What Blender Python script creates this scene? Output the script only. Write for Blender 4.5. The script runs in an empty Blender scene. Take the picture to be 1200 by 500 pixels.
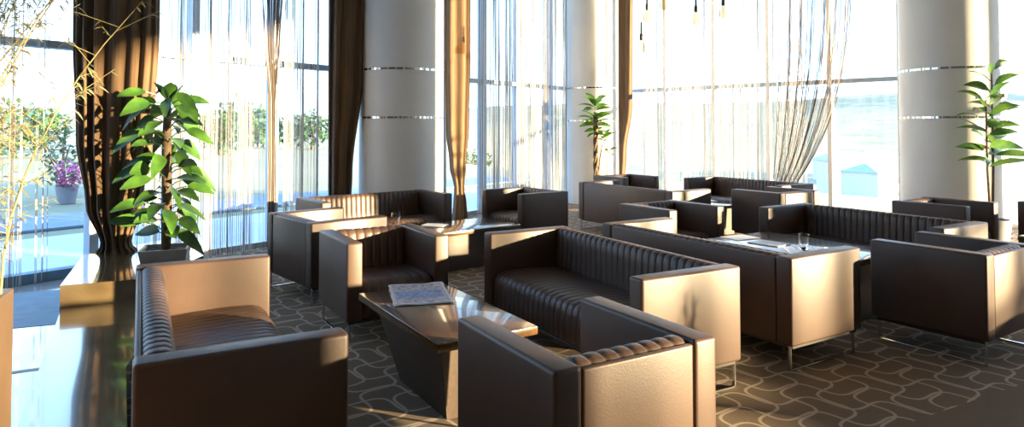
import bpy, bmesh, math, random
from mathutils import Vector, Matrix
R = random.Random(7)
PI = math.pi
scn = bpy.context.scene
C = scn.collection

# ------------------------------------------------------------------ materials
def nm(name):
    m = bpy.data.materials.new(name); m.use_nodes = True
    nt = m.node_tree
    return m, nt, nt.nodes['Principled BSDF']
def N(nt, t, **kw):
    n = nt.nodes.new(t)
    for k, v in kw.items(): setattr(n, k, v)
    return n
def math_n(nt, op, a, b=None, c=None):
    n = N(nt, 'ShaderNodeMath', operation=op)
    for i, v in enumerate((a, b, c)):
        if v is None: continue
        if isinstance(v, (int, float)): n.inputs[i].default_value = v
        else: nt.links.new(v, n.inputs[i])
    return n.outputs[0]
def simple(name, col, rough=.5, metal=0., spec=.5, coat=0., noise=0., nscale=8., bump=0., bscale=60., trans=0.):
    m, nt, p = nm(name)
    p.inputs['Base Color'].default_value = (*col, 1)
    p.inputs['Roughness'].default_value = rough
    p.inputs['Metallic'].default_value = metal
    p.inputs['Specular IOR Level'].default_value = spec
    p.inputs['Coat Weight'].default_value = coat
    p.inputs['Coat Roughness'].default_value = .08
    tc = N(nt, 'ShaderNodeTexCoord')
    if noise:
        n = N(nt, 'ShaderNodeTexNoise'); n.inputs['Scale'].default_value = nscale; n.inputs['Detail'].default_value = 5
        nt.links.new(tc.outputs['Object'], n.inputs['Vector'])
        r = N(nt, 'ShaderNodeValToRGB')
        r.color_ramp.elements[0].position = .3; r.color_ramp.elements[1].position = .7
        r.color_ramp.elements[0].color = (*[c * (1 - noise) for c in col], 1)
        r.color_ramp.elements[1].color = (*[min(1, c * (1 + noise)) for c in col], 1)
        nt.links.new(n.outputs['Fac'], r.inputs['Fac']); nt.links.new(r.outputs['Color'], p.inputs['Base Color'])
    if bump:
        n = N(nt, 'ShaderNodeTexNoise'); n.inputs['Scale'].default_value = bscale; n.inputs['Detail'].default_value = 4
        nt.links.new(tc.outputs['Object'], n.inputs['Vector'])
        b = N(nt, 'ShaderNodeBump'); b.inputs['Strength'].default_value = bump; b.inputs['Distance'].default_value = .004
        nt.links.new(n.outputs['Fac'], b.inputs['Height']); nt.links.new(b.outputs['Normal'], p.inputs['Normal'])
    return m

M = {}
M['leather'] = simple('brown_leather', (.061, .034, .023), .44, spec=.45, noise=.12, nscale=5, bump=.12, bscale=160)
M['chrome'] = simple('brushed_chrome', (.62, .62, .64), .18, metal=1)
M['plaster'] = simple('white_plaster', (.74, .72, .69), .42, noise=.03, nscale=2)
M['ceiling'] = simple('ceiling_paint', (.75, .73, .7), .8, noise=.03, nscale=1)
M['backwall'] = simple('rear_wall_paint', (.30, .24, .19), .7, noise=.05, nscale=1)
M['strip'] = simple('polished_steel_strip', (.85, .85, .85), .08, metal=1)
M['alu'] = simple('window_frame_metal', (.36, .42, .48), .35, metal=.3, noise=.05)
M['whiteframe'] = simple('white_window_frame', (.75, .75, .74), .4, noise=.03)
M['pot_stone'] = simple('pale_planter_stone', (.42, .41, .39), .55, noise=.1, nscale=10)
M['soil'] = simple('soil', (.06, .045, .03), .9, noise=.4, nscale=30, bump=.8, bscale=40)
M['bark'] = simple('bark', (.12, .075, .04), .8, noise=.4, nscale=25, bump=.8, bscale=50)
M['cane'] = simple('bamboo_cane', (.42, .36, .16), .5, noise=.2, nscale=14)
M['tanwood'] = simple('tan_wood', (.17, .10, .05), .45, noise=.15, nscale=6)
M['paper'] = simple('white_paper', (.8, .8, .8), .6, noise=.04, nscale=20)
M['folder'] = simple('grey_magazine_cover', (.16, .17, .19), .3, noise=.2, nscale=12)
M['bulbmetal'] = simple('dark_lamp_socket', (.05, .045, .04), .4, metal=.6)
M['steel_grey'] = simple('grey_planter_paint', (.22, .22, .25), .5, noise=.1)

def leafmat(name, a, b, tr=.25):
    m, nt, p = nm(name)
    tc = N(nt, 'ShaderNodeTexCoord'); n = N(nt, 'ShaderNodeTexNoise'); n.inputs['Scale'].default_value = 6
    nt.links.new(tc.outputs['Object'], n.inputs['Vector'])
    r = N(nt, 'ShaderNodeValToRGB'); r.color_ramp.elements[0].position = .35; r.color_ramp.elements[1].position = .65
    r.color_ramp.elements[0].color = (*a, 1); r.color_ramp.elements[1].color = (*b, 1)
    nt.links.new(n.outputs['Fac'], r.inputs['Fac']); nt.links.new(r.outputs['Color'], p.inputs['Base Color'])
    p.inputs['Roughness'].default_value = .35
    t = N(nt, 'ShaderNodeBsdfTranslucent'); nt.links.new(r.outputs['Color'], t.inputs['Color'])
    mx = N(nt, 'ShaderNodeMixShader'); mx.inputs[0].default_value = tr
    nt.links.new(p.outputs[0], mx.inputs[1]); nt.links.new(t.outputs[0], mx.inputs[2])
    nt.links.new(mx.outputs[0], nt.nodes['Material Output'].inputs['Surface'])
    return m
M['leaf_dark'] = leafmat('fig_leaf', (.02, .065, .010), (.065, .15, .022), .15)
M['leaf_light'] = leafmat('dracaena_leaf', (.06, .18, .025), (.16, .32, .05))
M['leaf_rubber'] = leafmat('rubber_leaf', (.04, .11, .025), (.12, .22, .04), .4)
M['leaf_bamboo'] = leafmat('bamboo_leaf', (.36, .33, .16), (.50, .46, .25), .45)
M['leaf_tree'] = leafmat('tree_leaf', (.035, .085, .025), (.085, .15, .05), .2)
M['leaf_shrub'] = leafmat('shrub_leaf', (.05, .10, .06), (.10, .16, .09), .2)
M['pink'] = leafmat('pink_blossom', (.55, .08, .25), (.75, .2, .42), .3)

def cloth(name, a, b, tr, weave=True):
    m, nt, p = nm(name)
    tc = N(nt, 'ShaderNodeTexCoord'); n = N(nt, 'ShaderNodeTexNoise'); n.inputs['Scale'].default_value = 3; n.inputs['Detail'].default_value = 6
    mp = N(nt, 'ShaderNodeMapping'); mp.inputs['Scale'].default_value = (14, 14, .6)
    nt.links.new(tc.outputs['Object'], mp.inputs[0]); nt.links.new(mp.outputs[0], n.inputs['Vector'])
    r = N(nt, 'ShaderNodeValToRGB'); r.color_ramp.elements[0].position = .3; r.color_ramp.elements[1].position = .7
    r.color_ramp.elements[0].color = (*a, 1); r.color_ramp.elements[1].color = (*b, 1)
    nt.links.new(n.outputs['Fac'], r.inputs['Fac']); nt.links.new(r.outputs['Color'], p.inputs['Base Color'])
    p.inputs['Roughness'].default_value = .75; p.inputs['Specular IOR Level'].default_value = .3
    p.inputs['Sheen Weight'].default_value = .3
    t = N(nt, 'ShaderNodeBsdfTranslucent'); nt.links.new(r.outputs['Color'], t.inputs['Color'])
    mx = N(nt, 'ShaderNodeMixShader'); mx.inputs[0].default_value = tr
    nt.links.new(p.outputs[0], mx.inputs[1]); nt.links.new(t.outputs[0], mx.inputs[2])
    nt.links.new(mx.outputs[0], nt.nodes['Material Output'].inputs['Surface'])
    return m
M['drape'] = cloth('brown_drape_fabric', (.085, .045, .018), (.15, .085, .038), .08)
M['string_white'] = cloth('cream_string', (.74, .71, .67), (.82, .79, .76), .5)
M['string_brown'] = cloth('taupe_string', (.22, .16, .12), (.30, .22, .17), .3)

# glass
def glassmat(name, tint):
    m, nt, p = nm(name)
    nt.nodes.remove(p)
    t = N(nt, 'ShaderNodeBsdfTransparent'); t.inputs[0].default_value = (*tint, 1)
    g = N(nt, 'ShaderNodeBsdfGlossy'); g.inputs['Roughness'].default_value = .02
    lw = N(nt, 'ShaderNodeLayerWeight'); lw.inputs[0].default_value = .5
    f = math_n(nt, 'ADD', math_n(nt, 'MULTIPLY', math_n(nt, 'POWER', lw.outputs['Facing'], 5.0), .93), .04)   # Schlick reflectance, same from both sides
    mx = N(nt, 'ShaderNodeMixShader')
    nt.links.new(f, mx.inputs[0]); nt.links.new(t.outputs[0], mx.inputs[1]); nt.links.new(g.outputs[0], mx.inputs[2])
    nt.links.new(mx.outputs[0], nt.nodes['Material Output'].inputs['Surface'])
    return m
M['pane'] = glassmat('window_glass', (.96, .98, .98))
M['glassware'] = simple('clear_glassware', (.97, .98, .98), .02)
M['glassware'].node_tree.nodes['Principled BSDF'].inputs['Transmission Weight'].default_value = 1.
M['bulbglass'] = glassmat('bulb_glass', (.80, .67, .50))

def woodmat(name, a, b, rough, coat):
    m, nt, p = nm(name)
    tc = N(nt, 'ShaderNodeTexCoord'); mp = N(nt, 'ShaderNodeMapping'); mp.inputs['Scale'].default_value = (1.2, 14, 14)
    nt.links.new(tc.outputs['Object'], mp.inputs[0])
    n = N(nt, 'ShaderNodeTexNoise'); n.inputs['Scale'].default_value = 3; n.inputs['Detail'].default_value = 8; n.inputs['Distortion'].default_value = .6
    nt.links.new(mp.outputs[0], n.inputs['Vector'])
    r = N(nt, 'ShaderNodeValToRGB'); r.color_ramp.elements[0].position = .3; r.color_ramp.elements[1].position = .7
    r.color_ramp.elements[0].color = (*a, 1); r.color_ramp.elements[1].color = (*b, 1)
    nt.links.new(n.outputs['Fac'], r.inputs['Fac']); nt.links.new(r.outputs['Color'], p.inputs['Base Color'])
    p.inputs['Roughness'].default_value = rough; p.inputs['Coat Weight'].default_value = coat; p.inputs['Coat Roughness'].default_value = .05
    return m
M['tablewood'] = woodmat('polished_brown_wood', (.065, .030, .010), (.12, .060, .021), .25, .8)
M['pedestal'] = woodmat('dark_wood_veneer', (.03, .016, .008), (.05, .028, .014), .5, .15)

def stonemat(name, a, b, rough):
    m, nt, p = nm(name)
    tc = N(nt, 'ShaderNodeTexCoord')
    n = N(nt, 'ShaderNodeTexNoise'); n.inputs['Scale'].default_value = 2.5; n.inputs['Detail'].default_value = 9; n.inputs['Distortion'].default_value = 1.2
    nt.links.new(tc.outputs['Object'], n.inputs['Vector'])
    r = N(nt, 'ShaderNodeValToRGB'); r.color_ramp.elements[0].position = .32; r.color_ramp.elements[1].position = .68
    r.color_ramp.elements[0].color = (*a, 1); r.color_ramp.elements[1].color = (*b, 1)
    nt.links.new(n.outputs['Fac'], r.inputs['Fac']); nt.links.new(r.outputs['Color'], p.inputs['Base Color'])
    p.inputs['Roughness'].default_value = rough; p.inputs['Specular IOR Level'].default_value = .8
    p.inputs['Coat Weight'].default_value = 1.; p.inputs['Coat Roughness'].default_value = .06; p.inputs['Coat IOR'].default_value = 1.75
    return m
M['ledge'] = stonemat('brown_marble', (.10, .065, .03), (.20, .145, .075), .16)
M['stonefloor'] = stonemat('pale_polished_stone', (.42, .46, .50), (.48, .52, .56), .12)
M['kerb'] = simple('kerb_stone_and_reflection', (.15, .29, .42), .6, spec=.3, noise=.1)  # kerb stone; on the floor band this blue paints a dark reflection

# carpet: interlocking pale loops on brown, plain beyond the border line
def carpetmat():
    m, nt, p = nm('patterned_carpet')
    L = nt.links.new
    tc = N(nt, 'ShaderNodeTexCoord')
    mp = N(nt, 'ShaderNodeMapping'); mp.inputs['Rotation'].default_value = (0, 0, math.radians(9))
    s = 1 / .195
    mp.inputs['Scale'].default_value = (s, s, s)
    L(tc.outputs['Object'], mp.inputs[0])
    # small warp so that the loops are not perfect circles
    sp = N(nt, 'ShaderNodeSeparateXYZ'); L(mp.outputs[0], sp.inputs[0])
    x, y = sp.outputs[0], sp.outputs[1]
    AMP = .33
    def family(p, q, ph):       # one family of snaking lines: p + AMP sin(pi q) = whole number
        ang = math_n(nt, 'ADD', math_n(nt, 'MULTIPLY', q, PI), ph)
        f = math_n(nt, 'ADD', p, math_n(nt, 'MULTIPLY', math_n(nt, 'SINE', ang), AMP))
        d = math_n(nt, 'ABSOLUTE', math_n(nt, 'SUBTRACT', f, math_n(nt, 'ROUND', f)))
        g = math_n(nt, 'MULTIPLY', math_n(nt, 'COSINE', ang), AMP * PI)
        return math_n(nt, 'DIVIDE', d, math_n(nt, 'SQRT', math_n(nt, 'ADD', math_n(nt, 'MULTIPLY', g, g), 1.0)))
    e = math_n(nt, 'MINIMUM', family(x, y, 0.), family(y, x, .5))
    line = N(nt, 'ShaderNodeMapRange'); line.inputs['From Min'].default_value = .058; line.inputs['From Max'].default_value = .03
    L(e, line.inputs['Value'])
    # border: pattern only on the far side of the line
    so = N(nt, 'ShaderNodeSeparateXYZ'); L(tc.outputs['Object'], so.inputs[0])
    bd = math_n(nt, 'ADD', math_n(nt, 'MULTIPLY', so.outputs[0], .4669), math_n(nt, 'MULTIPLY', so.outputs[1], -.8843))
    ins = math_n(nt, 'LESS_THAN', bd, -2.09)
    fac = math_n(nt, 'MULTIPLY', line.outputs[0], ins)
    n = N(nt, 'ShaderNodeTexNoise'); n.inputs['Scale'].default_value = 90; n.inputs['Detail'].default_value = 3
    L(tc.outputs['Object'], n.inputs['Vector'])
    base = N(nt, 'ShaderNodeValToRGB')
    base.color_ramp.elements[0].color = (.125, .088, .058, 1); base.color_ramp.elements[1].color = (.215, .155, .106, 1)
    L(n.outputs['Fac'], base.inputs['Fac'])
    mx = N(nt, 'ShaderNodeMix', data_type='RGBA'); L(fac, mx.inputs[0]); L(base.outputs[0], mx.inputs[6])
    mx.inputs[7].default_value = (.40, .32, .24, 1)
    L(mx.outputs[2], p.inputs['Base Color'])
    p.inputs['Roughness'].default_value = .9; p.inputs['Specular IOR Level'].default_value = .15
    b = N(nt, 'ShaderNodeBump'); b.inputs['Strength'].default_value = .5; b.inputs['Distance'].default_value = .004
    n2 = N(nt, 'ShaderNodeTexNoise'); n2.inputs['Scale'].default_value = 220
    L(tc.outputs['Object'], n2.inputs['Vector']); L(n2.outputs['Fac'], b.inputs['Height']); L(b.outputs['Normal'], p.inputs['Normal'])
    return m
M['carpet'] = carpetmat()

def newsmat():
    m, nt, p = nm('printed_newsprint'); L = nt.links.new
    tc = N(nt, 'ShaderNodeTexCoord'); sp = N(nt, 'ShaderNodeSeparateXYZ'); L(tc.outputs['Object'], sp.inputs[0])
    n = N(nt, 'ShaderNodeTexNoise'); n.inputs['Scale'].default_value = 38; n.inputs['Detail'].default_value = 6
    mp = N(nt, 'ShaderNodeMapping'); mp.inputs['Scale'].default_value = (1, 2.2, 1)
    L(tc.outputs['Object'], mp.inputs[0]); L(mp.outputs[0], n.inputs['Vector'])
    ph = N(nt, 'ShaderNodeValToRGB')   # the photograph band
    ph.color_ramp.elements[0].position = .35; ph.color_ramp.elements[1].position = .65
    ph.color_ramp.elements[0].color = (.10, .15, .32, 1); ph.color_ramp.elements[1].color = (.42, .50, .68, 1)
    L(n.outputs['Fac'], ph.inputs['Fac'])
    tx = N(nt, 'ShaderNodeValToRGB')   # text and pink pictures
    tx.color_ramp.elements[0].position = .38; tx.color_ramp.elements[1].position = .55
    tx.color_ramp.elements[0].color = (.24, .18, .20, 1); tx.color_ramp.elements[1].color = (.62, .56, .56, 1)
    L(n.outputs['Fac'], tx.inputs['Fac'])
    by = math_n(nt, 'LESS_THAN', math_n(nt, 'ABSOLUTE', math_n(nt, 'ADD', sp.outputs[1], .03)), .10)
    bx = math_n(nt, 'LESS_THAN', math_n(nt, 'ABSOLUTE', sp.outputs[0]), .145)
    m1 = N(nt, 'ShaderNodeMix', data_type='RGBA'); L(math_n(nt, 'MULTIPLY', by, bx), m1.inputs[0]); L(tx.outputs[0], m1.inputs[6]); L(ph.outputs[0], m1.inputs[7])
    mg = math_n(nt, 'MULTIPLY', math_n(nt, 'LESS_THAN', math_n(nt, 'ABSOLUTE', sp.outputs[0]), .165), math_n(nt, 'LESS_THAN', math_n(nt, 'ABSOLUTE', sp.outputs[1]), .245))
    m2 = N(nt, 'ShaderNodeMix', data_type='RGBA'); L(mg, m2.inputs[0]); m2.inputs[6].default_value = (.66, .62, .60, 1); L(m1.outputs[2], m2.inputs[7])
    L(m2.outputs[2], p.inputs['Base Color']); p.inputs['Roughness'].default_value = .6
    return m
M['news'] = newsmat()

def groundmat():
    m, nt, p = nm('dry_grass_ground'); L = nt.links.new
    tc = N(nt, 'ShaderNodeTexCoord')
    n = N(nt, 'ShaderNodeTexNoise'); n.inputs['Scale'].default_value = .05; n.inputs['Detail'].default_value = 9
    L(tc.outputs['Object'], n.inputs['Vector'])
    r = N(nt, 'ShaderNodeValToRGB')
    r.color_ramp.elements[0].position = .35; r.color_ramp.elements[1].position = .7
    r.color_ramp.elements[0].color = (.21, .21, .11, 1); r.color_ramp.elements[1].color = (.36, .32, .21, 1)
    L(n.outputs['Fac'], r.inputs['Fac']); L(r.outputs[0], p.inputs['Base Color']); p.inputs['Roughness'].default_value = .95
    return m
M['ground'] = groundmat()
M['hill'] = simple('distant_hillside', (.30, .34, .40), .95, noise=.2, nscale=.01)  # blue-grey of distance haze put into the base colour
M['terrace'] = simple('pale_terrace_paving', (.52, .55, .58), .6, noise=.06, nscale=1.5)
M['asphalt'] = simple('blue_grey_asphalt', (.17, .22, .28), .7, noise=.1, nscale=2)
M['house'] = simple('pale_house_wall', (.60, .62, .64), .8, noise=.05, nscale=.5)
M['roof'] = simple('blue_grey_roof', (.34, .42, .52), .6, noise=.1, nscale=.5)
M['darkglass'] = simple('dark_window_pane', (.12, .15, .18), .1)

# ------------------------------------------------------------------ mesh helpers
class MB:
    def __init__(s): s.v = []; s.f = []; s.mi = []
    def add(s, verts, faces, mi=0, mat=None):
        o = len(s.v)
        s.v += [tuple(mat @ Vector(p)) if mat else tuple(p) for p in verts]
        s.f += [tuple(i + o for i in f) for f in faces]; s.mi += [mi] * len(faces)
        return s
    def box(s, a, b, bev=0., seg=3, mat=None, mi=0):
        bm = bmesh.new(); bmesh.ops.create_cube(bm, size=1)
        for v in bm.verts: v.co = Vector([a[i] + (v.co[i] + .5) * (b[i] - a[i]) for i in range(3)])
        if bev: bmesh.ops.bevel(bm, geom=list(bm.edges), offset=bev, segments=seg, profile=.5, affect='EDGES')
        bm.verts.index_update()
        s.add([v.co.copy() for v in bm.verts], [[v.index for v in f.verts] for f in bm.faces], mi, mat); bm.free(); return s
    def prism(s, poly, z0, z1, mat=None, mi=0):
        n = len(poly)
        area = sum(poly[i][0] * poly[(i + 1) % n][1] - poly[(i + 1) % n][0] * poly[i][1] for i in range(n))
        if area < 0: poly = poly[::-1]
        vs = [(x, y, z0) for x, y in poly] + [(x, y, z1) for x, y in poly]
        fs = [tuple(range(n))[::-1], tuple(range(n, 2 * n))] + [(i, (i + 1) % n, n + (i + 1) % n, n + i) for i in range(n)]
        return s.add(vs, fs, mi, mat)
    def lathe(s, prof, n=24, c=(0, 0, 0), cap=True, mi=0):
        vs = []; fs = []
        for r, z in prof:
            for k in range(n): a = 2 * PI * k / n; vs.append((c[0] + r * math.cos(a), c[1] + r * math.sin(a), c[2] + z))
        for i in range(len(prof) - 1):
            for k in range(n): fs.append((i * n + k, i * n + (k + 1) % n, (i + 1) * n + (k + 1) % n, (i + 1) * n + k))
        if cap: fs.append(tuple(range(n))[::-1]); fs.append(tuple((len(prof) - 1) * n + k for k in range(n)))
        return s.add(vs, fs, mi)
    def tube(s, pts, rad, n=6, cap=True, mi=0):
        pts = [Vector(p) for p in pts]; vs = []; fs = []
        rr = rad if isinstance(rad, (list, tuple)) else [rad] * len(pts)
        for i, p in enumerate(pts):
            d = (pts[min(i + 1, len(pts) - 1)] - pts[max(i - 1, 0)]).normalized()
            u = d.cross(Vector((0, 0, 1)))
            if u.length < .2: u = d.cross(Vector((0, 1, 0)))
            u.normalize(); w = d.cross(u)
            for k in range(n): a = 2 * PI * k / n; vs.append(p + (u * math.cos(a) + w * math.sin(a)) * rr[i])
        for i in range(len(pts) - 1):
            for k in range(n): fs.append((i * n + k, i * n + (k + 1) % n, (i + 1) * n + (k + 1) % n, (i + 1) * n + k))
        if cap: fs.append(tuple(range(n))[::-1]); fs.append(tuple((len(pts) - 1) * n + k for k in range(n)))
        return s.add(vs, fs, mi)
    def build(s, name, mats, parent=None, smooth=38, fixn=True):
        me = bpy.data.meshes.new(name); me.from_pydata([tuple(v) for v in s.v], [], s.f)
        for m in (mats if isinstance(mats, (list, tuple)) else [mats]): me.materials.append(m)
        if any(s.mi): me.polygons.foreach_set('material_index', s.mi)
        if fixn:
            bm = bmesh.new(); bm.from_mesh(me); bmesh.ops.recalc_face_normals(bm, faces=bm.faces); bm.to_mesh(me); bm.free()
        if smooth:
            me.shade_smooth(); me.set_sharp_from_angle(angle=math.radians(smooth))
        o = bpy.data.objects.new(name, me); C.objects.link(o)
        if parent: o.parent = parent
        return o

def tag(o, label, cat, group=None):
    o['label'] = label; o['category'] = cat
    if group: o['group'] = group
    return o
def thing(name, label, cat, loc=(0, 0, 0), rz=0., group=None):
    o = bpy.data.objects.new(name, None); C.objects.link(o); o.empty_display_size = .1
    o.location = loc; o.rotation_euler = (0, 0, rz)
    return tag(o, label, cat, group)
def struct(o):
    o['kind'] = 'structure'; return o

# ------------------------------------------------------------------ the room
# camera at the origin looking along +Y; metres
WL0, WLd = Vector((-3.75, 7.82)), Vector((.614, .789)).normalized()     # left glass wall
WR0, WRd = Vector((2.77, 14.9)), Vector((.715, -.70)).normalized()      # right glass wall
WLn = Vector((WLd.y, -WLd.x)); WRn = Vector((WRd.y, -WRd.x))            # both point into the room
def onL(t, off=0.): return WL0 + WLd * t + WLn * off
def onR(u, off=0.): return WR0 + WRd * u + WRn * off
CORNER_T, CORNER_U = 9.68, -.81
HEAD, CEIL, TRANS = 5.3, 5.6, 2.34
L_END, R_END = -9.2, 32.
pL, pR, pC = onL(L_END), onR(R_END), onL(CORNER_T)
room = [tuple(pL), tuple(pC), tuple(pR), (pR.x, -8.6), (-6.5, -8.6)]

fl = struct(MB().prism(room, -.2, 0).build('floor', M['carpet'], smooth=0))
big = [tuple(onL(L_END, -.12)), tuple(onL(CORNER_T + .1, -.12)), tuple(onR(R_END, -.12)), (pR.x, -8.8), (-6.6, -8.8)]
struct(MB().prism(big, CEIL, CEIL + .25).build('ceiling', M['ceiling'], smooth=0))
def wall_seg(name, a, b, z0, z1, th, mat):
    a = Vector(a); b = Vector(b); d = (b - a).normalized(); n = Vector((d.y, -d.x)) * th
    return struct(MB().prism([tuple(a), tuple(b), tuple(b - n), tuple(a - n)], z0, z1).build(name, mat, smooth=0))
wall_seg('wall_left', onL(L_END), onL(CORNER_T), HEAD, CEIL, .12, M['plaster'])
wall_seg('wall_right', onR(CORNER_U), onR(R_END), HEAD, CEIL, .12, M['plaster'])
wall_seg('wall_back', (pR.x, -8.6), (-6.5, -8.6), 0, CEIL, .2, M['backwall'])
wall_seg('wall_back_left', (-6.5, -8.6), pL, 0, CEIL, .2, M['backwall'])
wall_seg('wall_back_right', pR, (pR.x, -8.6), 0, CEIL, .2, M['backwall'])

def glazing(name, P, t0, t1, mull, mat, w, dep):
    root = bpy.data.objects.new(name, None); C.objects.link(root); root['kind'] = 'structure'
    def bar(a, b, z0, z1, o0, o1):
        return MB().prism([tuple(P(a, o0)), tuple(P(b, o0)), tuple(P(b, o1)), tuple(P(a, o1))], z0, z1)
    bar(t0, t1, .03, HEAD, -.062, -.058).build('glass_pane', M['pane'], root, smooth=0)
    for m_ in mull:
        bar(m_ - w / 2, m_ + w / 2, .0, HEAD, -.1, dep - .1).build('mullion', mat, root, smooth=0)
    bar(t0, t1, TRANS - .037, TRANS + .037, -.1, dep - .11).build('transom', M['alu'], root, smooth=0)
    bar(t0, t1, 0, .06, -.1, dep - .1).build('bottom_rail', mat, root, smooth=0)
    bar(t0, t1, HEAD - .08, HEAD, -.1, dep - .1).build('head_rail', mat, root, smooth=0)
    return root
glazing('window_1', onL, L_END, CORNER_T, [k * 1.05 for k in range(-8, 9)], M['alu'], .085, .16)
glazing('window_2', onR, CORNER_U, R_END, [.763 + 1.13 * k for k in range(-1, 28)], M['whiteframe'], .075, .14)

def pillar(i, x, y, r):
    root = bpy.data.objects.new('trim_%d' % i, None); C.objects.link(root); root['kind'] = 'structure'; root.location = (x, y, 0)
    MB().lathe([(r, .0), (r, CEIL)], 72).build('column_shaft', M['plaster'], root)
    for z in (1.645, 2.30):     # polished steel dashes set round the shaft
        mb = MB(); a = 0.
        while a < 2 * PI - .02:
            b = min(a + R.uniform(.05, .16), 2 * PI); k = 5
            vs = []
            for j in range(k + 1):
                t = a + (b - a) * j / k
                for rr, zz in ((r - .004, z - .014), (r + .004, z - .014), (r + .004, z + .014), (r - .004, z + .014)):
                    vs.append((rr * math.cos(t), rr * math.sin(t), zz))
            fs = [(4 * j + q, 4 * j + (q + 1) % 4, 4 * j + 4 + (q + 1) % 4, 4 * j + 4 + q) for j in range(k) for q in range(4)] + [(0, 1, 2, 3), (4 * k, 4 * k + 1, 4 * k + 2, 4 * k + 3)]
            mb.add(vs, fs); a = b + R.uniform(.0, .045)
        mb.build('steel_inlay', M['strip'], root, smooth=30)
pillar(1, -1.57, 9.45, .59)
pillar(2, 1.63, 13.6, .54)
pillar(3, 6.14, 9.3, .63)
pillar(4, 9.5, 5.05, .6)  # unseen column, set here so its shadow crosses the left column
struct(MB().box((-.25, -.25, 0), (.25, .25, CEIL), .02).build('trim_5', M['plaster'])).location = (9.0, -.985, 0)  # unseen pier, added only to shade the left sofa's near arm
struct(MB().box((6.45, -.9, 0), (6.6, 4.2, .66), .01).build('wall_sun_blocker', M['plaster']))  # unseen low wall, added to keep the low sun off the floor

# polished stone strip by the left window, kerb, and the two marble ledges
A_ = Vector((-.4987, .8668)); B_ = Vector((.8668, .4987))               # the furniture grid: away and across
stone = [(-3.27, 4.82), (-4.06, 6.33), tuple(onL(-.2, .02)), tuple(onL(-8.6, .02)), (-2.2, -1.0), (-.05, -.76)]
so = struct(MB().prism(stone, 0.0, .006).build('floor_stone', M['stonefloor'], smooth=0))
jm = MB(); p = Vector((-2.93, 4.20))        # a dark joint and a grey band across the slabs, in the direction of the furniture
q = Vector((-4.6, 3.35))
dq = (q - p).normalized(); nq = Vector((-dq.y, dq.x))
jm.prism([tuple(p), tuple(q), tuple(q + nq * .05), tuple(p + nq * .05)], .003, .008)
jm.build('joint', M['bulbmetal'], so, smooth=0)
MB().prism([(-3.42, 5.13), (-4.05, 6.25), (-4.75, 5.95), (-4.35, 4.75)], .003, .009).build('reflection_band', M['kerb'], so, smooth=0)  # dark reflection in the polished floor, painted as a blue strip
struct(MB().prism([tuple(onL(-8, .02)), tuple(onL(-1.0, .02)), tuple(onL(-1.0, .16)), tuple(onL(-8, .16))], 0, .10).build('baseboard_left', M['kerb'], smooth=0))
rear = Vector((-1.744, 3.097)) - Vector((math.cos(math.radians(29.13)), math.sin(math.radians(29.13)))) * .03
low = [(-3.467, 5.163), (-3.269, 4.821), (-2.286, 3.111), (-.6, .179), (-.2, .42), tuple(rear + A_ * .93 - B_ * .0), (-2.62, 5.05), (-2.75, 5.49)]
struct(MB().prism(low, 0, .12).build('trim_6', M['ledge'], smooth=0))
upp = [(-3.475, 5.150), (-2.96, 5.39), (-2.93, 6.35), (-3.3, 7.2), (-3.75, 7.35), (-4.1, 6.40)]
struct(MB().prism(upp, 0, .29).build('trim_7', M['ledge'], smooth=0))

# ------------------------------------------------------------------ sofas and armchairs
D, T, ZT, ZB = .7355, .115, .70, .156
def ribbed(prof, w, u0, u1, nr, dep, sub=8):
    """closed (v,z) profile swept along u with quilted channels; w = how strongly each profile point is quilted"""
    n = len(prof); cx = sum(p[0] for p in prof) / n; cz = sum(p[1] for p in prof) / n
    nor = []
    for i in range(n):
        a = Vector(prof[i - 1]); b = Vector(prof[(i + 1) % n]); d = b - a; q = Vector((d.y, -d.x)).normalized()
        if q.dot(Vector(prof[i]) - Vector((cx, cz))) < 0: q = -q
        nor.append(q)
    vs = []; fs = []; S = nr * sub
    for j in range(S + 1):
        u = u0 + (u1 - u0) * j / S
        h = (-1., -.34, -.09, -.02, 0., -.02, -.09, -.34)[j % 8]     # flat channels with narrow stitched grooves
        for i in range(n):
            p = Vector(prof[i]) + nor[i] * (dep * w[i] * h); vs.append((u, p.x, p.y))
    for j in range(S):
        for i in range(n): fs.append((j * n + i, j * n + (i + 1) % n, (j + 1) * n + (i + 1) % n, (j + 1) * n + i))
    fs += [tuple(range(n)), tuple(S * n + i for i in range(n))[::-1]]
    return MB().add(vs, fs)
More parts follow.
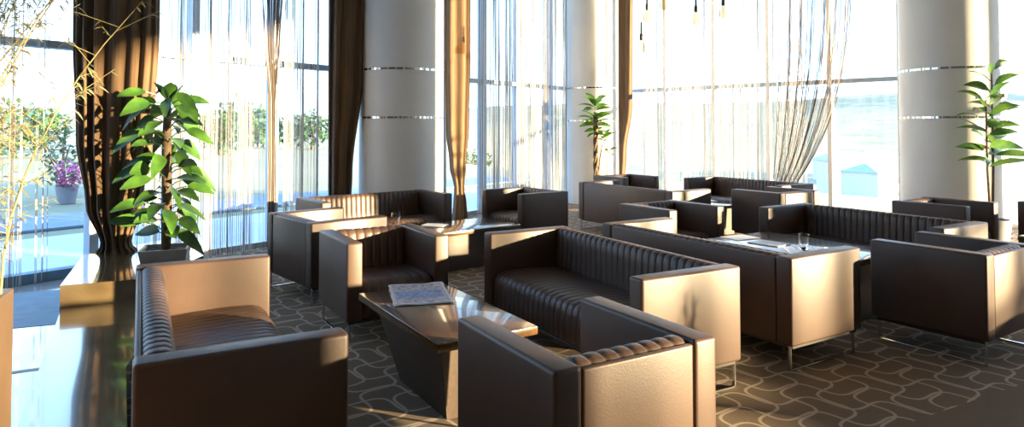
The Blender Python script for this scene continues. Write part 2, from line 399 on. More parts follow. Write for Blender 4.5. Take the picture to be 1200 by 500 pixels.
def make_seat(name, label, cat, x, y, ang, W, group):
    """local u along width, v from back (0) to front (D); the thing faces local +Y"""
    t = thing(name, label, cat, (x, y, 0), math.radians(ang) - PI / 2, group)
    h = W / 2; ui = h - T - .004; le = M['leather']
    nr = max(6, round(2 * ui / .064))
    bp = [(.028, .18), (.028, .40), (.028, .655), (.03, .684), (.048, .697), (.075, .702), (.105, .700), (.128, .688), (.142, .66), (.148, .60), (.152, .50), (.158, .42), (.16, .36), (.16, .18)]
    bw = [0, 0, .3, 1, 1, 1, 1, 1, 1, 1, 1, .9, .3, 0]
    ribbed(bp, bw, -ui, ui, nr, .0075).build('backrest', le, t, smooth=60)
    MB().box((-ui, .004, ZB), (ui, .03, .688), .010).build('back_panel', le, t)
    sp = [(.17, .18), (.17, .40), (.30, .412), (.50, .418), (.62, .414), (.675, .400), (.702, .372), (.712, .33), (.714, .25), (.712, .17), (.70, .16), (.3, .16)]
    sw = [0, .3, .5, .5, .6, .9, 1, 1, 1, .8, 0, 0]
    ribbed(sp, sw, -ui, ui, nr, .009).build('seat', le, t, smooth=60)
    for s in (-1, 1):
        a, b = sorted((s * h, s * (h - T)))
        MB().box((a, 0, ZB), (b, D, ZT), .016, 4).build('arm', le, t)
    MB().box((-h + .02, .03, ZB - .022), (h - .02, D - .03, ZB), .004, 1).build('base_board', M['bulbmetal'], t)
    for s in (-1, 1):
        c = s * (h - .035); mb = MB()
        mb.box((c - .009, .02, 0), (c + .009, .032, ZB), .002, 1); mb.box((c - .009, D - .052, 0), (c + .009, D - .04, ZB), .002, 1)
        mb.box((c - .009, .02, 0), (c + .009, D - .04, .010), .002, 1)
        mb.build('sled_leg', M['chrome'], t)
    return t
GS, GA = 'brown leather box sofas of the lounge', 'brown leather box armchairs of the lounge'
SOFAS = [
 ('brown leather sofa backed onto the marble ledge at the left', -1.744, 3.097, 29.13, 1.922),
 ('brown leather sofa in the centre with its seat towards the newspaper table', .876, 4.697, 209.04, 1.863),
 ('brown leather sofa back to back with the central sofa, its near end brightly sunlit', 1.237, 4.886, 31.34, 1.828),
 ('dark leather sofa facing the table with the two magazines, glass in front of it', 3.6, 6.444, 211.44, 1.763),
 ('dark leather sofa seen from behind in the middle distance beside the far column', 1.505, 9.192, 33.25, 1.872),
 ('furthest leather sofa under the sheer string curtain of the right window', 3.889, 10.444, 212., 1.83),
 ('brown leather sofa in front of the large left column', -1.85, 8.259, -51., 1.686),
]
for l, x, y, a, w in SOFAS: make_seat('sofa', l, 'sofa', x, y, a, w, GS)
CHAIRS = [
 ('foreground brown leather armchair with its sunlit back to the viewer', .463, 2.389, 120.37, .752),
 ('brown leather armchair facing the far end of the table with the newspaper', -1.184, 5.45, -59.11, .778),
 ('leather armchair with its back to the left window, beyond the newspaper-table armchair', -2.004, 5.977, 40.99, .968),
 ('leather armchair in the centre distance facing left across the brown pedestal table', .456, 8.854, 216.57, .888),
 ('large dark armchair at right with a pale sunlit back and a chrome runner', 3.293, 4.405, 123.62, .757),
 ('dark armchair at the far end of the magazine table', 1.473, 7.306, -58.37, .788),
 ('dark armchair seen from the side at the near end of the furthest table', 3.627, 8.398, 122.86, .821),
 ('small distant armchair below the braided plant near the corner', 1.74, 11.6, -57.5, .80),
 ('dark armchair in front of the right column and rubber plant', 4.535, 7.624, -56.33, .784),
 ('dark armchair cut by the right edge of the picture', 6.38, 7.35, 210., .80),
]
for l, x, y, a, w in CHAIRS: make_seat('armchair', l, 'armchair', x, y, a, w, GA)

# ------------------------------------------------------------------ coffee tables
def coffee_table(label, x, y, ang, Lx, Wy, h=.42, base='tapered'):
    t = thing('coffee_table', label, 'table', (x, y, 0), math.radians(ang), 'low wooden tables of the lounge')
    MB().box((-Lx / 2, -Wy / 2, h - .045), (Lx / 2, Wy / 2, h), .004, 2).build('table_top', M['tablewood'], t)
    if base == 'tapered':
        x0, x1, b0, b1 = -Lx / 2 + .06, Lx / 2 - .20, -Lx / 2 + .08, Lx / 2 - .50
        w0, w1 = Wy / 2 - .05, Wy / 2 - .09
    else:
        x0, x1, b0, b1 = -Lx / 2 + .07, Lx / 2 - .07, -Lx / 2 + .07, Lx / 2 - .07
        w0 = w1 = Wy / 2 - .05
    z = h - .045
    vs = [(b0, -w1, 0), (b1, -w1, 0), (b1, w1, 0), (b0, w1, 0), (x0, -w0, z), (x1, -w0, z), (x1, w0, z), (x0, w0, z)]
    fs = [(0, 3, 2, 1), (4, 5, 6, 7), (0, 1, 5, 4), (1, 2, 6, 5), (2, 3, 7, 6), (3, 0, 4, 7)]
    MB().add(vs, fs).build('pedestal', M['pedestal'], t, smooth=0)
    return t
t1 = coffee_table('low polished wood table in the foreground with a newspaper on it', -.43, 4.02, 121.5, 1.21, .60)
coffee_table('low brown table on a box pedestal in front of the sofa by the left column', -.667, 7.376, 40., 1.40, .70, base='box')
coffee_table('low table between the two right-hand sofas, with magazines and a glass', 2.46, 5.72, 121.3, 1.30, .84, h=.50)
coffee_table('furthest low table, a white paper on it', 2.70, 9.84, 122.5, 1.2, .62)
coffee_table('low table at the right edge in front of the rubber-plant armchair', 5.54, 6.42, 123., 1.0, .45)

# newspaper: a folded stack of sheets with wavy edges
def newspaper(label, x, y, z, ang):
    t = thing('newspaper', label, 'newspaper', (x, y, z), math.radians(ang))
    rr = random.Random(3)
    for k, nm_ in enumerate(('inner_sheets', 'front_page')):
        nx, ny = 24, 16; vs = []; fs = []; w, h = (.36, .53) if k else (.37, .545)
        for s in (0, 1):
            for j in range(ny + 1):
                for i in range(nx + 1):
                    u, v = i / nx - .5, j / ny - .5
                    zz = .001 + k * .003 + .003 * (math.sin(u * 9 + k) * math.sin(v * 7 + 1) + 1) * (abs(u) + abs(v)) * 1.0 + .003 * s
                    vs.append((u * w + .003 * math.sin(v * 20 + k), v * h + .004 * math.sin(u * 14 + k * 2), zz))
        o = (nx + 1) * (ny + 1)
        for j in range(ny):
            for i in range(nx):
                a = j * (nx + 1) + i; q = (a, a + 1, a + nx + 2, a + nx + 1)
                fs.append(tuple(i_ + o for i_ in q)); fs.append(q[::-1])
        ring = [i for i in range(nx)] + [j * (nx + 1) + nx for j in range(ny)] + [ny * (nx + 1) + i for i in range(nx, 0, -1)] + [j * (nx + 1) for j in range(ny, 0, -1)]
        for a, b in zip(ring, ring[1:] + ring[:1]): fs.append((a, b, b + o, a + o))
        MB().add(vs, fs).build(nm_, M['news'] if k else M['paper'], t, smooth=50)
newspaper('folded colour newspaper lying on the foreground wood table', -.60, 4.36, .42, 14.)

def glass(label, x, y, z, h=.13, r=.042):
    mb = MB().lathe([(r * .72, 0), (r * .8, .012), (r * .95, h * .5), (r, h), (r - .004, h), (r * .9, h * .5), (r * .7, .02), (.001, .018)], 24, cap=False)
    vs = [(r * .72 * math.cos(2 * PI * k / 24), r * .72 * math.sin(2 * PI * k / 24), 0) for k in range(24)]
    mb.add(vs, [tuple(range(24))[::-1]])
    o = mb.build('drinking_glass', M['glassware']); o.location = (x, y, z)
    return tag(o, label, 'glass', 'drinking glasses on the low tables')
glass('clear glass tumbler on the pedestal table by the left column sofa', -1.235, 7.12, .42, .185, .05)
glass('clear glass tumbler on the table with the magazines', 2.41, 5.52, .50, .125, .042)
def sheet(name, label, cat, x, y, z, ang, w, h, th, mat, grp=None):
    t = thing(name, label, cat, (x, y, z), math.radians(ang), grp)
    MB().box((-w / 2, -h / 2, 0), (w / 2, h / 2, th * .25), .0004, 1).build('back_cover', mat, t)
    MB().box((-w / 2 + .002, -h / 2 + .002, th * .25), (w / 2 - .003, h / 2 - .002, th * .75), .0004, 1).build('pages', M['paper'], t)
    MB().box((-w / 2, -h / 2, th * .75), (w / 2, h / 2, th), .0006, 1).build('front_cover', mat, t)
    return t
sheet('magazine', 'grey magazine nearest the glass on the right-hand table', 'magazine', 2.22, 5.78, .50, 128., .28, .22, .010, M['folder'], 'magazines on the right-hand table')
sheet('magazine', 'white magazine at the far end of the right-hand table', 'magazine', 2.08, 6.10, .50, 118., .22, .28, .006, M['paper'], 'magazines on the right-hand table')
sheet('menu_card', 'flat white paper on the pedestal table by the left column sofa', 'menu', -.86, 7.45, .42, 75., .18, .26, .006, M['paper'])
sheet('leaflet', 'white paper on the furthest low table', 'leaflet', 2.86, 9.95, .42, 100., .30, .30, .006, M['paper'])

# ------------------------------------------------------------------ drapes
def drape(label, x, y, ang, prof, folds, seed, dz=.0):
    """prof: (z, width, depth, shift along the wall)"""
    rr = random.Random(seed)
    n = folds * 8; vs = []; fs = []; zs = []
    P = sorted(prof)
    nz = 44
    ph = [rr.uniform(0, 6.28) for _ in range(4)]
    for j in range(nz + 1):
        z = P[0][0] + (P[-1][0] - P[0][0]) * (j / nz) ** 1.5
        k = 0
        while k < len(P) - 2 and z > P[k + 1][0]: k += 1
        a, b = P[k], P[k + 1]; f = (z - a[0]) / (b[0] - a[0]); f = f * f * (3 - 2 * f)
        w, d, sh = [a[i] + (b[i] - a[i]) * f for i in (1, 2, 3)]
        for i in range(n):
            th = 2 * PI * i / n
            fold = math.cos(folds * th + .5 * math.sin(z * 1.1 + ph[0]) + .6 * math.sin(3 * th + ph[1])) * (.75 + .25 * math.sin(5 * th + ph[2]))
            q = 1 + .12 * fold * (.6 + .4 * abs(math.sin(th)))
            sgn = lambda v: math.copysign(abs(v) ** .8, v)
            vs.append((sh + w / 2 * sgn(math.cos(th)) * (1 + .03 * fold), d / 2 * math.sin(th) * (1 + .32 * fold) , z))
    for j in range(nz):
        for i in range(n): fs.append((j * n + i, j * n + (i + 1) % n, (j + 1) * n + (i + 1) % n, (j + 1) * n + i))
    fs += [tuple(range(n))[::-1], tuple(nz * n + i for i in range(n))]
    t = thing('drape', label, 'curtain', (x, y, 0), ang, 'brown drapes along the windows')
    MB().add(vs, fs).build('fabric', M['drape'], t, smooth=75)
    return t
aL = math.atan2(WLd.y, WLd.x); aR = math.atan2(WRd.y, WRd.x)
drape('wide golden brown drape behind the big potted plant at left, gathered at its foot', -3.90, 6.55, .25,
      [(.29, .36, .22, .03), (.36, .26, .20, .02), (.75, .48, .30, 0), (1.4, .66, .32, 0), (2.4, .74, .32, 0), (CEIL, .80, .32, 0)], 17, 1)
drape('dark brown drape hanging left of the large left column', -2.27, 9.05, .35,
      [(.02, .26, .2, -.08), (.9, .32, .24, -.06), (2.2, .46, .26, 0), (CEIL, .60, .28, .06)], 9, 2)
drape('brown drape tied low at the right side of the large left column', -.90, 10.95, .5,
      [(.02, .27, .18, .05), (.30, .22, .17, .05), (.50, .17, .14, .04), (.9, .28, .2, .01), (1.5, .40, .24, 0), (2.6, .46, .24, 0), (CEIL, .48, .26, 0)], 8, 3)
drape('narrow dark brown drape by the far corner column', 2.44, 14.45, -.5,
      [(.02, .30, .2, -.16), (1.0, .34, .2, -.12), (2.0, .40, .22, -.02), (CEIL, .44, .24, 0)], 7, 4)

# ------------------------------------------------------------------ string curtains (real hanging cords)
def cords(label, paths, width, seed, brown=.18, grp='pale string curtains along the windows'):
    rr = random.Random(seed); mb = MB()
    for pts in paths:
        w = width * rr.uniform(.7, 1.4); mi = 1 if rr.random() < brown else 0
        a0 = rr.uniform(0, 6.28); n = 3; vs = []; fs = []
        for p in pts:
            for k in range(n): a = a0 + 2 * PI * k / n; vs.append((p[0] + w / 2 * math.cos(a), p[1] + w / 2 * math.sin(a), p[2]))
        for i in range(len(pts) - 1):
            for k in range(n): fs.append((i * n + k, i * n + (k + 1) % n, (i + 1) * n + (k + 1) % n, (i + 1) * n + k))
        mb.add(vs, fs, mi)
    o = mb.build('string_curtain', [M['string_white'], M['string_brown']], smooth=0, fixn=False)
    tag(o, label, 'curtain', grp); o['kind'] = 'stuff'
    return o
def straight(P, a, b, n, off, z0, z1, seed, drift=.05, clump=.5, gather=None):
    rr = random.Random(seed); out = []
    for i in range(n):
        t = a + (b - a) * (i + rr.random()) / n
        g = .06 * math.sin(t * 17 + seed) + .03 * math.sin(t * 41 + 2 * seed)
        tt = t + clump * .10 * math.sin(t * 23 + seed * 1.7)
        o_ = off + g; dt = rr.uniform(-drift, drift); pts = []
        for z in (z1, z1 * .8 + z0 * .2, (z0 + z1) / 2, z0 * .75 + z1 * .25, z0):
            f = (z1 - z) / (z1 - z0)
            q = P(tt + dt * f, o_); pts.append((q.x, q.y, z))
        out.append(pts)
    return out
cords('string curtain of the window at the far left, behind the bamboo', straight(onL, -6.2, -1.55, 210, .28, .03, HEAD, 1), .005, 1, .3)
cords('string curtain right of the big potted plant', straight(onL, -.75, .70, 165, .30, .02, HEAD, 2), .005, 2, .2)
cords('string curtain just left of the dark drape by the left column', straight(onL, 1.0, 1.58, 75, .30, .05, HEAD, 3, .02), .006, 3, .15)
cords('string curtain between the left column and the corner column', straight(onL, 4.7, 8.3, 330, .40, .05, HEAD, 4), .007, 4, .3)
cords('string curtain across the big right window', straight(onR, .5, 3.9, 340, .45, .05, HEAD, 5, clump=.25), .0055, 5, .0)
# the gathered bundle at left and the tied-back swag at right
def gathered(base, dirv, n, wz, seed, spread_y):
    rr = random.Random(seed); out = []
    for i in range(n):
        c = rr.uniform(-.5, .5); e = rr.uniform(-.5, .5); pts = []
        for z, w in wz:
            q = base + dirv * (c * w); pts.append((q.x + e * spread_y, q.y + e * spread_y * .3, z))
        out.append(pts)
    return out
cords('gathered taupe string bundle narrowing to a point between the left windows', gathered(onL(.72, .5), WLd, 60, [(HEAD, .40), (3.2, .32), (2.4, .20), (1.9, .07), (1.2, .045), (.05, .06)], 6, .05), .006, 6, .85)
def swag(seed):
    rr = random.Random(seed); out = []
    for i in range(120):
        f = (i + rr.random()) / 120; f = f ** .8
        u0 = 3.5 + 1.28 * f; ub = 3.36 + .47 * f
        zt = .55 + .03 * rr.random(); pts = []
        for k in range(17):
            z = HEAD + (zt - HEAD) * (k / 16) ** .8
            q = onR(u0 + (ub - u0) * ((HEAD - z) / (HEAD - zt)) ** 3.4 + rr.uniform(-.004, .004), .62 + .05 * math.sin(f * 40)); pts.append((q.x, q.y, z))
        for k in range(1, 4):
            q = onR(ub - .03 * k + rr.uniform(-.03, .03), .62); pts.append((q.x, q.y, zt * (1 - k / 3) + .03))
        out.append(pts)
    return out
cords('string curtain swept aside in a curve and tied low at the right window', swag(8), .0065, 8, .85)

# ------------------------------------------------------------------ plants
def leaf(mb, base, d, up, L, W, droop, fold=.25, segs=6, mi=0):
    d = Vector(d).normalized(); up = Vector(up); side = d.cross(up)
    if side.length < .05: side = d.cross(Vector((1, 0, 0)))
    side.normalize(); nrm = side.cross(d).normalized(); vs = []; fs = []
    for i in range(segs + 1):
        s = i / segs
        w = W / 2 * math.sin(PI * min(1, (s * .94 + .03)) ** .8) ** .9
        c = Vector(base) + d * (L * s) + Vector((0, 0, -1)) * (droop * L * s * s)
        for k in (-1, -.5, 0, .5, 1): vs.append(c + side * (w * k) + nrm * (abs(k) * w * fold))
    for i in range(segs):
        for k in range(4): fs.append((5 * i + k, 5 * i + k + 1, 5 * i + 6 + k, 5 * i + 5 + k))
    mb.add(vs, fs, mi)
def square_pot(t, w, h, mat, soilz=.03):
    a = w / 2; b = w / 2 * .9; th = .02
    vs = [(-b, -b, 0), (b, -b, 0), (b, b, 0), (-b, b, 0), (-a, -a, h), (a, -a, h), (a, a, h), (-a, a, h),
          (-a + th, -a + th, h), (a - th, -a + th, h), (a - th, a - th, h), (-a + th, a - th, h),
          (-b + th, -b + th, .03), (b - th, -b + th, .03), (b - th, b - th, .03), (-b + th, b - th, .03)]
    fs = [(3, 2, 1, 0)]
    for i in range(4):
        j = (i + 1) % 4; fs += [(i, j, 4 + j, 4 + i), (4 + i, 4 + j, 8 + j, 8 + i), (8 + i, 8 + j, 12 + j, 12 + i)]
    fs.append((12, 13, 14, 15))
    pot = MB().add(vs, fs).build('pot', mat, t, smooth=0)
    c = a - th - .004
    rr = random.Random(5); n = 10; vs = []; fs = []
    for j in range(n + 1):
        for i in range(n + 1): vs.append((c * (2 * i / n - 1) * .985, c * (2 * j / n - 1) * .985, h - soilz + rr.uniform(-.006, .012)))
    for j in range(n):
        for i in range(n): q = j * (n + 1) + i; fs.append((q, q + 1, q + n + 2, q + n + 1))
    MB().add(vs, fs).build('soil', M['soil'], pot, smooth=60)
# big climbing plant on a moss pole, left
t = thing('potted_plant', 'tall broad-leaved potted plant on a moss pole in front of the wide drape', 'plant', (-3.21, 6.2, .29), .35)
square_pot(t, .40, .11, M['pot_stone'])
MB().tube([(0, 0, .04), (.005, 0, .5), (-.005, .01, 1.0), (0, 0, 1.48)], [.042, .045, .042, .03], 12).build('moss_pole', M['bark'], t)
rr = random.Random(12); lf = MB(); st = MB(); nlev = 70
for k in range(nlev):
    z = .22 + 1.30 * (k / (nlev - 1)); a = k * 2.399 + rr.uniform(-.35, .35)
    z += rr.uniform(-.03, .03)
    el = rr.uniform(.15, .6)
    b0 = Vector((.03 * math.cos(a), .03 * math.sin(a), z)); pl = rr.uniform(.03, .17)
    e = b0 + Vector((math.cos(a), math.sin(a), .5)) * pl
    st.tube([b0, b0 + Vector((math.cos(a) * .4, math.sin(a) * .4, .35)) * pl, e], .005, 5)
    leaf(lf, e, (math.cos(a), math.sin(a), rr.uniform(-.55, .25)), (rr.uniform(-.5, .9), rr.uniform(-1.1, -.3), rr.uniform(.4, 1.)), rr.uniform(.20, .31), rr.uniform(.11, .155), rr.uniform(.1, .6), .2)
for k in range(5):
    a = k * 1.257; e = Vector((.01 * math.cos(a), .01 * math.sin(a), 1.47))
    leaf(lf, e, (math.cos(a) * .6, math.sin(a) * .6, 1.), (0, 0, 1) if k else (1, 0, 0), .24, .13, .2)
st.build('stems', M['leaf_dark'], t); lf.build('foliage', M['leaf_dark'], t, smooth=80, fixn=False)

def rosette(lf, c, n, L, W, rr, up=.6, droop=.35):
    for k in range(n):
        a = k * 2.399 + rr.uniform(-.3, .3); u = up * (1 - .9 * k / n) + rr.uniform(-.15, .15)
        b = Vector(c) + Vector((.015 * math.cos(a), .015 * math.sin(a), -.012 * k))
        leaf(lf, b, (math.cos(a), math.sin(a), u), (rr.uniform(-.3, .6), rr.uniform(-.9, 0), 1), L * rr.uniform(.8, 1.15), W * rr.uniform(.85, 1.1), droop * rr.uniform(.5, 1.4), .18)
# corner plant with braided trunk
t = thing('potted_plant', 'bright green potted plant with a twisted trunk by the corner column', 'plant', (1.58, 12.55, 0), 0)
pot = MB().lathe([(.17, 0), (.22, .34), (.22, .36), (.19, .36), (.18, .30), (.0, .30)], 28, cap=False).build('pot', M['pot_stone'], t)
MB().lathe([(.181, .29), (.17, .315), (.08, .325), (.001, .33)], 24, cap=False).build('soil', M['soil'], pot)
tr = MB()
for s in (0, 1, 2):
    tr.tube([(.028 * math.cos(s * 2.09 + z * 9), .028 * math.sin(s * 2.09 + z * 9), z) for z in [.3 + i * .05 for i in range(30)]], .024, 8)
tr.tube([(.03, 0, .32), (.07, 0, .9), (.13, .02, 1.22)], [.016, .013, .01], 8)
tr.build('trunk', M['bark'], t)
rr = random.Random(21); lf = MB()
rosette(lf, (0, 0, 2.0), 15, .36, .12, rr, 1.2); rosette(lf, (0, 0, 1.72), 14, .38, .12, rr, .7)
rosette(lf, (.15, .02, 1.38), 12, .26, .09, rr, 1.2); rosette(lf, (0, 0, 1.5), 8, .3, .1, rr, .4)
rosette(lf, (.24, .02, 1.08), 4, .2, .07, rr, .6)
lf.build('foliage', M['leaf_light'], t, smooth=80, fixn=False)
# rubber plant at right, two stems
def rubber(label, x, y, seed, rz):
    t = thing('potted_plant', label, 'plant', (x, y, 0), rz)
    pot = MB().lathe([(.16, 0), (.20, .36), (.20, .38), (.175, .38), (.165, .33), (.0, .33)], 28, cap=False).build('pot', M['steel_grey'], t)
    MB().lathe([(.166, .32), (.15, .34), (.001, .35)], 24, cap=False).build('soil', M['soil'], pot)
    rr = random.Random(seed); lf = MB(); stm = MB()
    for (sx, sy, top) in ((-.09, -.02, 1.85), (.06, .02, 2.20)):
        stm.tube([(sx * .5, sy, .33), (sx, sy, 1.0), (sx * 1.05, sy, top)], [.017, .014, .008], 8)
        n = 19
        for k in range(n):
            z = 1.0 + (top - 1.0) * k / (n - 1) + .02; a = k * 2.399 + rr.uniform(-.3, .3) + sx * 10
            up = .35 + 1.1 * (k / n) ** 2 + rr.uniform(-.25, .25)
            e = Vector((sx + .04 * math.cos(a), sy + .04 * math.sin(a), z + .02))
            stm.tube([(sx, sy, z), e], .005, 5)
            leaf(lf, e, (math.cos(a), math.sin(a), up), (rr.uniform(-.6, .6), rr.uniform(-1., -.1), rr.uniform(.3, 1)), rr.uniform(.32, .44), rr.uniform(.10, .135), rr.uniform(.15, .55), .2)
    stm.build('stems', M['bark'], t); lf.build('foliage', M['leaf_rubber'], t, smooth=80, fixn=False)
rubber('two-stemmed rubber plant in front of the right column', 5.93, 8.25, 33, .3)
t = thing('potted_shrub', 'thin twiggy potted shrub standing beyond the right edge of the view', 'plant', (5.05, 2.32, 0))  # unseen; added only to cast leaf shadows on the central sofa's arm
MB().lathe([(.16, 0), (.20, .36), (.20, .38), (.175, .38), (.165, .33), (.0, .33)], 28, cap=False).build('pot', M['steel_grey'], t)
rr = random.Random(61); stm = MB(); lf = MB()
for k in range(9):
    a = rr.uniform(0, 6.28); q = Vector((math.cos(a), math.sin(a), 0)); tp_ = q * rr.uniform(.05, .17); H = rr.uniform(.75, 1.2)
    pts = [(0, 0, .33), tuple(tp_ * .4 + Vector((0, 0, .33 + .4 * (H - .33)))), tuple(tp_ + Vector((0, 0, H)))]
    stm.tube(pts, [.009, .007, .004], 6)
    for m_ in range(7):
        f = rr.uniform(.45, 1); b = tp_ * f + Vector((0, 0, .33 + f * (H - .33)))
        leaf(lf, b, (rr.uniform(-1, 1), rr.uniform(-1, 1), rr.uniform(-.2, 1)), (0, 0, 1), rr.uniform(.06, .10), .03, .2)
stm.build('stems', M['bark'], t); lf.build('foliage', M['leaf_rubber'], t, smooth=80, fixn=False)

# bamboo in a tan box at the left edge
t = thing('potted_bamboo', 'pale feathery bamboo in a tan wooden box at the left edge', 'plant', (-1.735, 1.90, 0), 0)
ph = .99
bx = MB(); yaw = Matrix.Rotation(math.radians(24), 4, 'Z')
bx.box((-.36, -.22, 0), (.23, .16, ph), .006, 2, yaw); pb = bx.build('planter_box', M['tanwood'], t)
bx = MB(); bx.box((-.33, -.19, ph), (.20, .13, ph + .01), .003, 1, yaw); bx.build('soil', M['soil'], pb)
rr = random.Random(44); cn = MB(); lf = MB()
for k in range(22):
    x0, y0 = rr.uniform(-.20, .21), rr.uniform(-.06, .16)
    lean = Vector((rr.uniform(.06, .30), rr.uniform(-.05, .25), 0)); H = rr.uniform(.35, 1.3); pts = []
    for i in range(9):
        q = i / 8; pts.append(Vector((x0, y0, ph)) + lean * q * q * 1.3 + Vector((0, 0, H * q)))
    cn.tube(pts, [.0045 - .0033 * i / 8 for i in range(9)], 6)
    for j in range(46):
        q = rr.uniform(.05, 1.0); i = min(7, int(q * 8)); p = pts[i].lerp(pts[i + 1], q * 8 - i)
        a = rr.uniform(0, 6.28); br = Vector((math.cos(a), math.sin(a), rr.uniform(.1, .9))) * rr.uniform(.04, .15)
        cn.tube([p, p + br], .0009, 4, cap=False)
        for q2 in range(4):
            aa = a + rr.uniform(-1.2, 1.2)
            leaf(lf, p + br * rr.uniform(.4, 1), (math.cos(aa), math.sin(aa), rr.uniform(-.9, .5)), (rr.uniform(-.5, .5), rr.uniform(-1, 0), 1), rr.uniform(.02, .042), .0055, rr.uniform(.1, .6), .1, 3)
cn.build('canes', M['cane'], t); lf.build('foliage', M['leaf_bamboo'], t, smooth=80, fixn=False)

# ------------------------------------------------------------------ pendant bulbs in front of the right window
def bulb(label, px, y, zb):
    x = (px - 600) / 779.78 * y
    t = thing('pendant_bulb', label, 'lamp', (x, y, zb), 0, 'bare pendant bulbs before the right window')
    r = .062
    MB().lathe([(.002, -.0), (r * .55, .012), (r * .9, .04), (r, .075), (r * .92, .11), (r * .6, .15), (.026, .185), (.024, .20)], 20, cap=False).build('bulb', M['bulbglass'], t)
    MB().lathe([(.024, .195), (.026, .2), (.026, .27), (.015, .29), (.014, .44), (.006, .46)], 16).build('socket', M['bulbmetal'], t)
    MB().tube([(0, 0, .455), (0, 0, CEIL - zb)], .0025, 5).build('cord', M['bulbmetal'], t)
bulb('pendant bulb hanging lowest, nearest the far drape', 752, 9.6, 2.58)
bulb('pendant bulb second from the drape', 759, 9.9, 3.07)
bulb('pendant bulb highest, third from the drape', 779, 10.4, 3.35)
bulb('pendant bulb second from the right of the row', 816.5, 9.5, 2.97)
bulb('pendant bulb at the right end of the row', 848.5, 9.7, 3.10)

# ------------------------------------------------------------------ outdoors
def hnoise(x, y): return math.sin(x * .006 + 1.3) * math.cos(y * .005) + .4 * math.sin(x * .013 + y * .009)
def gz(x, y):
    dR = -((Vector((x, y)) - WR0).dot(WRn)); r = math.hypot(x, y)
    f = max(0, min(1, (dR - 5) / 45)); f = f * f * (3 - 2 * f)
    ang = math.atan2(x, y)
    left = max(0, min(1, (.10 - ang) / .25))
    z = -.22 - 13 * f * (1 - left) - .0 * left
    far = max(0, min(1, (r - 330) / 700)); far = far * far * (3 - 2 * far)
    z += far * (50 + 14 * hnoise(x * 1.0, y * 1.0)) * (1 - .55 * left)
    mid = max(0, min(1, (r - 25) / 150)); z += mid * .5 * hnoise(x * 4, y * 4)
    return z
vs = []; fs = []; na = 160; rad = [0, 6, 10, 14, 18, 23, 29, 36, 45, 56, 70, 88, 110, 140, 175, 220, 280, 350, 390, 430, 475, 520, 570, 620, 680, 740, 810, 880, 960, 1040, 1140, 1250, 1370, 1500]
for r in rad:
    for k in range(na + 1):
        a = -1.35 + 2.75 * k / na
        x, y = r * math.sin(a), r * math.cos(a); vs.append((x, y, gz(x, y) if r > 10 else -.22))
for j in range(len(rad) - 1):
    for k in range(na): q = j * (na + 1) + k; fs.append((q, q + 1, q + na + 2, q + na + 1))
struct(MB().add(vs, fs).build('ground', M['ground'], smooth=180))
tp = [tuple(onL(-14, -.1)), tuple(onL(9.5, -.1)), tuple(onL(9.5, -3.2)), tuple(onL(-14, -3.2))]
struct(MB().prism(tp, -.2, -.03).build('terrace', M['terrace'], smooth=0))
rp = [tuple(onL(-25, -5.2)), tuple(onL(14, -5.2)), tuple(onL(14, -7.2)), tuple(onL(-25, -7.2))]
struct(MB().prism(rp, -.21, -.17).build('path', M['asphalt'], smooth=0))

def crown(mb, c, rx, rz, n, L, rr):
    for k in range(n):
        while True:
            p = Vector((rr.uniform(-1, 1), rr.uniform(-1, 1), rr.uniform(-1, 1)))
            if .35 < p.length < 1: break
        p *= 1 + .2 * math.sin(p.x * 5) * math.sin(p.y * 6 + p.z * 4)
        d = Vector((rr.uniform(-1, 1), rr.uniform(-1, 1), rr.uniform(-.6, .8)))
        leaf(mb, Vector(c) + Vector((p.x * rx, p.y * rx, p.z * rz)), d, (0, 0, 1), L, L * .6, .2, .1, 2)
def tree(name, label, cat, x, y, h, rx, mat, seed, grp, n=480, L=None):
    z = gz(x, y); t = thing(name, label, cat, (x, y, z), 0, grp); rr = random.Random(seed); L = L or h * .15
    tk = MB().tube([(0, 0, -.1), (.04 * h * rr.uniform(-1, 1), 0, h * .35), (0, 0, h * .75)], [.035 * h, .025 * h, .01 * h], 8)
    for k in range(5):
        a = rr.uniform(0, 6.28); tk.tube([(0, 0, h * rr.uniform(.25, .5)), (rx * .6 * math.cos(a), rx * .6 * math.sin(a), h * rr.uniform(.55, .8))], [.014 * h, .006 * h], 5)
    tk.build('trunk', M['bark'], t)
    mb = MB(); crown(mb, (0, 0, h * .52), rx, h * .47, n, L, rr); mb.build('crown', mat, t, smooth=80, fixn=False)
def pxX(px, y): return (px - 600) / 779.78 * y
TREES = [(258, 42, 2.9, 1.4), (284, 47, 3.8, 1.9), (303, 58, 3.6, 1.9), (243, 60, 2.8, 1.8), (338, 55, 2.9, 1.9), (366, 52, 3.0, 1.9),
         (556, 70, 3.1, 2.2), (578, 74, 2.7, 2.0), (600, 80, 2.6, 2.0), (626, 85, 2.6, 2.2), (14, 38, 3.4, 2.2), (50, 52, 3.4, 2.2)]
TL = ['tree at the left of the clump seen through the left window', 'tallest tree of the clump seen through the left window',
      'tree at the right of the clump, beside the window frame', 'distant low tree left of the clump', 'pale tree behind the string curtain by the dark drape, left one',
      'pale tree behind the string curtain by the dark drape, right one', 'distant tree just right of the tied drape', 'second distant tree right of the tied drape',
      'third distant tree, behind the middle of the string curtain', 'distant tree nearest the corner column', 'tree behind the bamboo at the far left', 'tree behind the bamboo, nearer the wide drape']
for i, (px, y, h, rx) in enumerate(TREES):
    tree('tree', TL[i], 'tree', pxX(px, y), y, h, rx, M['leaf_tree'], 100 + i, 'trees beyond the left windows')
tree('shrub', 'dark bluish shrub seen between the bamboo and the wide drape', 'shrub', pxX(75, 16.5), 16.5, 1.75, .55, M['leaf_shrub'], 130, None, 260, .16)
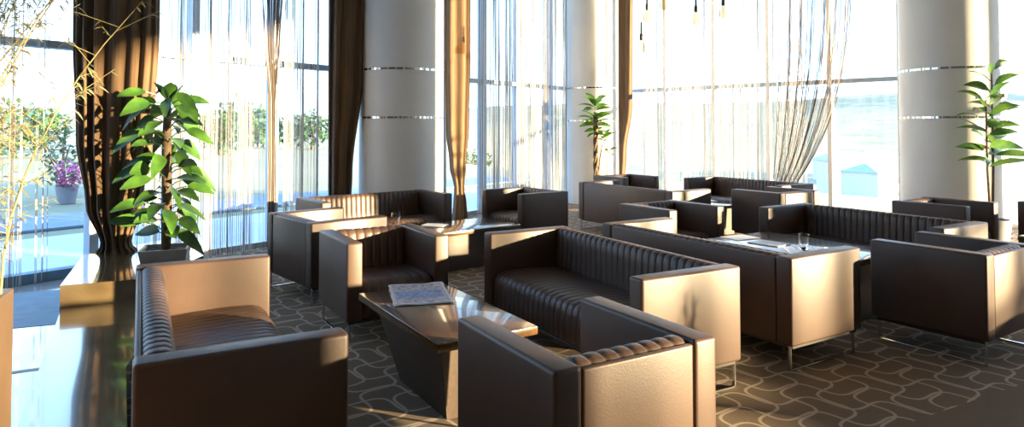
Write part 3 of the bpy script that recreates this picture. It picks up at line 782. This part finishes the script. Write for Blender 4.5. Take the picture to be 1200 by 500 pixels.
# pink flowering shrub in a grey planter
px_, py_ = pxX(80, 15.2), 15.2
t = thing('flowering_shrub', 'pink flowering shrub in a grey planter outside the far left window', 'shrub', (px_, py_, gz(px_, py_) + .01))
MB().lathe([(.17, 0), (.23, .36), (.23, .39), (.20, .39), (.19, .33), (0, .33)], 20, cap=False).build('planter', M['steel_grey'], t)
rr = random.Random(9); a_ = MB(); b_ = MB()
crown(a_, (0, 0, .58), .28, .24, 130, .10, rr); crown(b_, (.10, -.10, .66), .30, .32, 260, .10, rr)
a_.build('foliage', M['leaf_shrub'], t, smooth=80, fixn=False); b_.build('blossom', M['pink'], t, smooth=80, fixn=False)

# houses in the valley to the right
def house(label, px, y, w, d, h, rz):
    x = pxX(px, y); z = min(gz(x + a, y + b) for a in (-6, 0, 6) for b in (-5, 0, 5))
    t = thing('house', label, 'house', (x, y, z), rz, 'pale houses in the valley')
    MB().box((-w / 2, -d / 2, 0), (w / 2, d / 2, h), .02, 1).build('wall', M['house'], t)
    o = .4; vs = [(-w / 2 - o, -d / 2 - o, h), (w / 2 + o, -d / 2 - o, h), (w / 2 + o, d / 2 + o, h), (-w / 2 - o, d / 2 + o, h), (-w / 2 + d * .25, 0, h + d * .22), (w / 2 - d * .25, 0, h + d * .22)]
    MB().add(vs, [(3, 2, 1, 0), (0, 1, 5, 4), (1, 2, 5), (2, 3, 4, 5), (3, 0, 4)]).build('roof', M['roof'], t, smooth=0)
    for k in range(3):
        xx = -w / 2 + w * (k + .5) / 3
        for zz in ((h * .3,) if h < 5 else (h * .2, h * .62)):
            wf = MB().box((xx - .6, -d / 2 - .03, zz), (xx + .6, -d / 2 + .02, zz + 1.3), .01, 1).build('window', M['house'], t)
            MB().box((xx - .52, -d / 2 - .045, zz + .08), (xx + .52, -d / 2 - .025, zz + 1.22), .004, 1).build('pane', M['darkglass'], wf)
HS = [(1000, 150, 13, 9, 7.5, 'largest pale house in the valley, left of the right column'), (1028, 135, 12, 8, 6, 'pale house in the valley nearest the right column'),
      (985, 190, 12, 9, 6, 'pale house in the valley just right of the swept curtain'), (1022, 205, 14, 9, 6, 'pale house on the valley slope behind the others'),
      (1040, 175, 10, 8, 5, 'small pale house half hidden by the right column')]
for px, y, w, d, h, l in HS: house(l, px, y, w, d, h, R.uniform(-.3, .5))

# ------------------------------------------------------------------ light
w = bpy.data.worlds.new('sky'); scn.world = w; w.use_nodes = True; nt = w.node_tree
bg = nt.nodes['Background']
tc = N(nt, 'ShaderNodeTexCoord'); sp = N(nt, 'ShaderNodeSeparateXYZ'); nt.links.new(tc.outputs['Generated'], sp.inputs[0])
rp = N(nt, 'ShaderNodeValToRGB'); e = rp.color_ramp.elements
e[0].position = 0; e[0].color = (.64, .82, 1, 1); e[1].position = 1; e[1].color = (.20, .43, 1, 1)
k = rp.color_ramp.elements.new(.12); k.color = (.50, .74, 1, 1); k = rp.color_ramp.elements.new(.4); k.color = (.36, .62, 1, 1)
nt.links.new(sp.outputs[2], rp.inputs[0]); nt.links.new(rp.outputs[0], bg.inputs[0]); bg.inputs[1].default_value = 3.1
sun = bpy.data.lights.new('sun', 'SUN'); sun.energy = 34; sun.color = (1, .765, .45); sun.angle = math.radians(.8)
so = bpy.data.objects.new('sun', sun); C.objects.link(so)
el = math.radians(7.0)
frm = Vector((.948 * math.cos(el), -.318 * math.cos(el), math.sin(el)))
so.rotation_euler = frm.to_track_quat('Z', 'Y').to_euler(); so.location = frm * 60

# ------------------------------------------------------------------ camera
cam = bpy.data.cameras.new('camera'); co = bpy.data.objects.new('camera', cam); C.objects.link(co)
cam.sensor_fit = 'HORIZONTAL'; cam.sensor_width = 36; cam.lens = 36 * 779.777 / 1200
cam.shift_y = -(250 - 129.54) / 1200
co.location = (0, 0, 1.49754); co.rotation_euler = (math.radians(90 + 1.5258), 0, 0)
cam.clip_start = .05; cam.clip_end = 4000
scn.camera = co
vs_ = scn.view_settings; scn.display_settings.display_device = 'sRGB'
vs_.view_transform = 'Standard'; vs_.look = 'None'; vs_.gamma = 1; vs_.exposure = .58; vs_.use_curve_mapping = False
scn.cycles.max_bounces = 10; scn.cycles.transparent_max_bounces = 32
